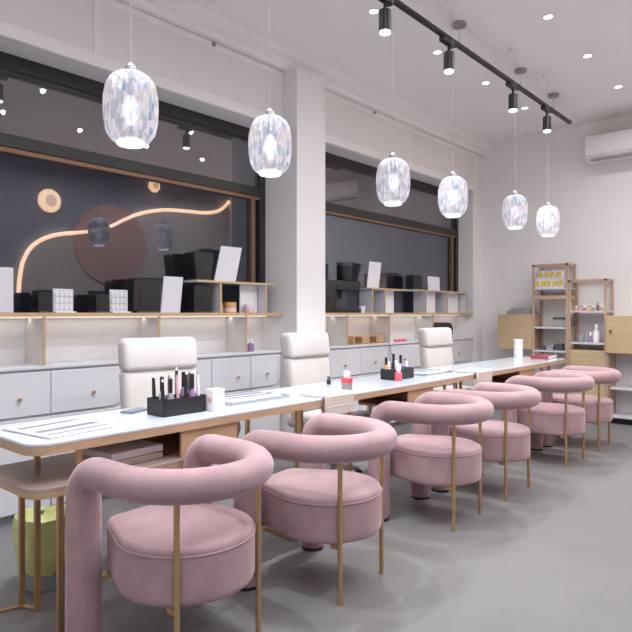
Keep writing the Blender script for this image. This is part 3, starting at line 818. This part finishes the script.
t1 = rack('shelf_rack', 'taller oak rack on the back wall holding yellow and white boxes', -2.815, -2.40, 0, 1.795, [(1.51, 'white_lacquer', .015), (1.425, 'wood_rack', .045), (1.055, 'white_lacquer', .018), (.78, 'white_lacquer', .018)])
t2 = rack('shelf_rack', 'lower oak rack with small coloured bottles, right of the taller one', -2.395, -1.985, 0, 1.60, [(1.245, 'white_lacquer', .018), (.885, 'white_lacquer', .018)])
w = .205
obj('cabinet_box', box(bm_new(), -w+.025, w-.025, -.27, -.002, .26, .80), 'wood_pale', t2, smooth=False)
dr = obj('drawer', box(bm_new(), -w+.025, w-.025, -.285, -.27, .60, .795, .002, 1), 'wood_pale', t2, smooth=False)
obj('drawer', box(bm_new(), -w+.025, w-.025, -.285, -.27, .265, .595, .002, 1), 'wood_pale', t2, smooth=False)
obj('back_panel', box(bm_new(), -.18, .18, -.012, -.002, .1, 1.4), 'panel', t1, smooth=False)
def wall_box(label, x0, x1, y0, z0, z1):
    t = thing('wall_cabinet', label, 'cabinet', ((x0+x1)/2, YB, z0), 0, 'oak wall cabinets'); w = (x1-x0)/2
    obj('carcass', box(bm_new(), -w, w, y0-YB+.018, 0, 0, z1-z0, .002, 1), 'wood_rack', t, smooth=False)
    d = obj('door', box(bm_new(), -w, w, y0-YB, y0-YB+.018, 0, z1-z0, .003, 1), 'wood_pale', t, smooth=False)
    return t, d, w
wall_box('closed oak wall cabinet left of the taller rack', -3.25, -2.82, 7.15, .78, 1.205)
tt, d, w = wall_box('closed oak wall cabinet at the right edge of the photo', -1.98, -1.25, 7.12, .78, 1.19)
kb = lathe(bm_new(), [(.008, 0), (.008, .01), (.016, .014), (.016, .022)], 14); kb.transform(Matrix.Translation((-w+.05, 7.12-YB, .24)) @ Matrix.Rotation(PI/2, 4, 'X')); obj('knob', kb, 'bronze_trim', d)
# open unit under the right cabinet
t = thing('open_shelf_unit', 'open white shelf unit with oak posts under the right wall cabinet', 'shelf unit', (-1.615, YB-.02, 0))
for sx in (-1, 1):
    for yy in (-.28, -.03): obj('post', box(bm_new(), sx*.36-.012, sx*.36+.012, yy, yy+.024, 0, .779), 'wood_rack', t, smooth=False)
obj('side_panel', box(bm_new(), -.36, -.348, -.255, -.03, .08, .775), 'wood_rack', t, smooth=False)
obj('back_panel', box(bm_new(), -.345, .345, -.014, -.004, .08, .775), 'white_lacquer', t, smooth=False)
for z in (.40, .09): obj('shelf', box(bm_new(), -.347, .347, -.27, -.014, z-.02, z), 'white_lacquer', t, smooth=False)
obj('plinth', box(bm_new(), -.345, .345, -.2, -.02, 0, .068), 'black', t, smooth=False)
# boxes on the taller rack
for row in range(2):
    for k in range(5 if row == 0 else 4):
        yx = -2.755+k*.068 + row*.03
        z = 1.51+(.0 if row == 0 else .112); hh = .11 if row == 0 else .10
        lab = f'{ordn[k]} yellow and white box from the left in the {"lower" if row == 0 else "upper"} row of the taller rack'
        t = thing('product_box', lab, 'box', (yx, 7.22+row*.03, z), 0, 'yellow and white boxes on the taller rack')
        obj('carton', box(bm_new(), -.031, .031, -.035, .035, 0, hh, .002, 1), 'paper', t, smooth=False)
        obj('yellow_label', box(bm_new(), -.024, .024 if k % 2 else .012, -.0365, -.035, hh*.25, hh*.8), 'yellow', t, smooth=False)
t = thing('storage_box', 'grey storage box on the middle shelf of the taller rack', 'box', (-2.51, 7.29, 1.055))
obj('box_body', box(bm_new(), -.075, .075, -.1, .1, 0, .09, .004, 1), 'grey_plastic', t)
obj('lid', box(bm_new(), -.078, .078, -.103, .103, .09, .115, .004, 1), 'dark_grey', t)
for k, (dx, m) in enumerate(((-.12, 'dark_grey'), (-.03, 'silver'), (.07, 'dark_grey'))):
    o = obj('tool_case', box(bm_new(), -.04, .04, -.06, .06, 0, .05+.015*k, .006), m); o.location = (-2.60+dx, 7.27, .78)
    tag(o, ['dark grey case at the left', 'silver case in the middle', 'dark grey case at the right'][k]+' of the lowest visible shelf of the taller rack', 'case', 'cases low on the taller rack')
cc = ['orange', 'rose', 'magenta', 'yellow', 'greyish', 'maroon', 'green']
for k, m in enumerate(cc):
    bottle(f'{dict(rose="pale pink", greyish="grey").get(m, m)} polish bottle on the upper white shelf of the lower rack', -2.335+k*.046, 7.24+.02*(k % 2), 1.245, .017, .062 if m != 'maroon' else .10, m, 'greyish' if k % 2 else 'white_plastic', 'polish bottles on the lower rack', caph=.35)
bottle('tall white bottle with lilac band on the second shelf of the lower rack', -2.12, 7.25, .885, .034, .21, 'white_plastic', 'white_plastic', 'bottles on the second shelf', caph=.3, capr=.5)
bottle('small white bottle beside the tall one on the lower rack', -2.185, 7.26, .885, .022, .12, 'lilac', 'white_plastic', 'bottles on the second shelf', caph=.35, capr=.6)
o = obj('pot', lathe(bm_new(), [(.03, 0), (.042, .05), (.042, .085), (.03, .09)], 18), 'grey_plastic'); o.location = (-2.29, 7.26, .885)
tag(o, 'small grey pot at the left of the second shelf of the lower rack', 'pot')
t = thing('document_tray', 'grey tray stack on top of the left oak wall cabinet', 'tray', (-3.0, 7.29, 1.205))
obj('tray_base', box(bm_new(), -.15, .15, -.1, .1, 0, .04, .004, 1), 'grey_plastic', t)
obj('papers', box(bm_new(), -.1, .14, -.09, .09, .04, .075, .004, 1), 'silver', t)

# air conditioner
t = thing('air_conditioner', 'white split air conditioner high on the back wall', 'air conditioner', (-1.78, YB, 2.95))
pf = [(0, 0), (-.16, 0), (-.215, .035), (-.225, .06), (-.225, .25), (-.20, .285), (0, .285)]
obj('housing', prism(bm_new(), pf, -.45, .45, .004, 2, axis='x'), 'white_plastic', t)
obj('louvre', box(bm_new(), -.40, .40, -.215, -.165, -.006, .012, .003, 1), 'grey_plastic', t)
obj('front_seam', box(bm_new(), -.45, .45, -.2285, -.2245, .055, .058), 'grey_plastic', t, smooth=False)
obj('intake_grille', box(bm_new(), -.42, .42, -.18, -.02, .285, .295), 'wood_grey', t, smooth=False)
# small sensors on the fascia rails
for y, lab in ((2.93, 'tiny dark hook on the fascia above the near window'), (5.0, 'tiny dark hook on the fascia above the far window')):
    o = obj('wall_hook', lathe(bm_new(), [(.014, 0), (.016, .02), (.008, .03)], 12), 'greyish'); o.location = (XF+.014, y, 3.24); o.rotation_euler = (0, PI/2, 0)
    tag(o, lab, 'hook', 'fascia hooks')

# ------------------------------------------------------------------ world, camera, view
W = bpy.data.worlds.new('night'); S.world = W; W.use_nodes = True
bg = W.node_tree.nodes['Background']; bg.inputs['Color'].default_value = (.55, .58, .7, 1); bg.inputs['Strength'].default_value = .035
cam = bpy.data.cameras.new('camera'); co = bpy.data.objects.new('camera', cam); C.objects.link(co)
f = 606.0
cam.sensor_width = 36; cam.lens = f/632*36; cam.shift_y = -3/632
cam.clip_start = .05
co.location = (0, 0, 1.22); co.rotation_euler = (PI/2, 0, math.atan((845-316)/f))
S.camera = co
vs = S.view_settings
vs.view_transform = 'Standard'; vs.look = 'None'; vs.gamma = 1; vs.use_curve_mapping = False; vs.exposure = -.06
S.cycles.max_bounces = 10; S.cycles.diffuse_bounces = 6; S.cycles.transparent_max_bounces = 16
S.cycles.use_denoising = True
S.cycles.sample_clamp_indirect = 4
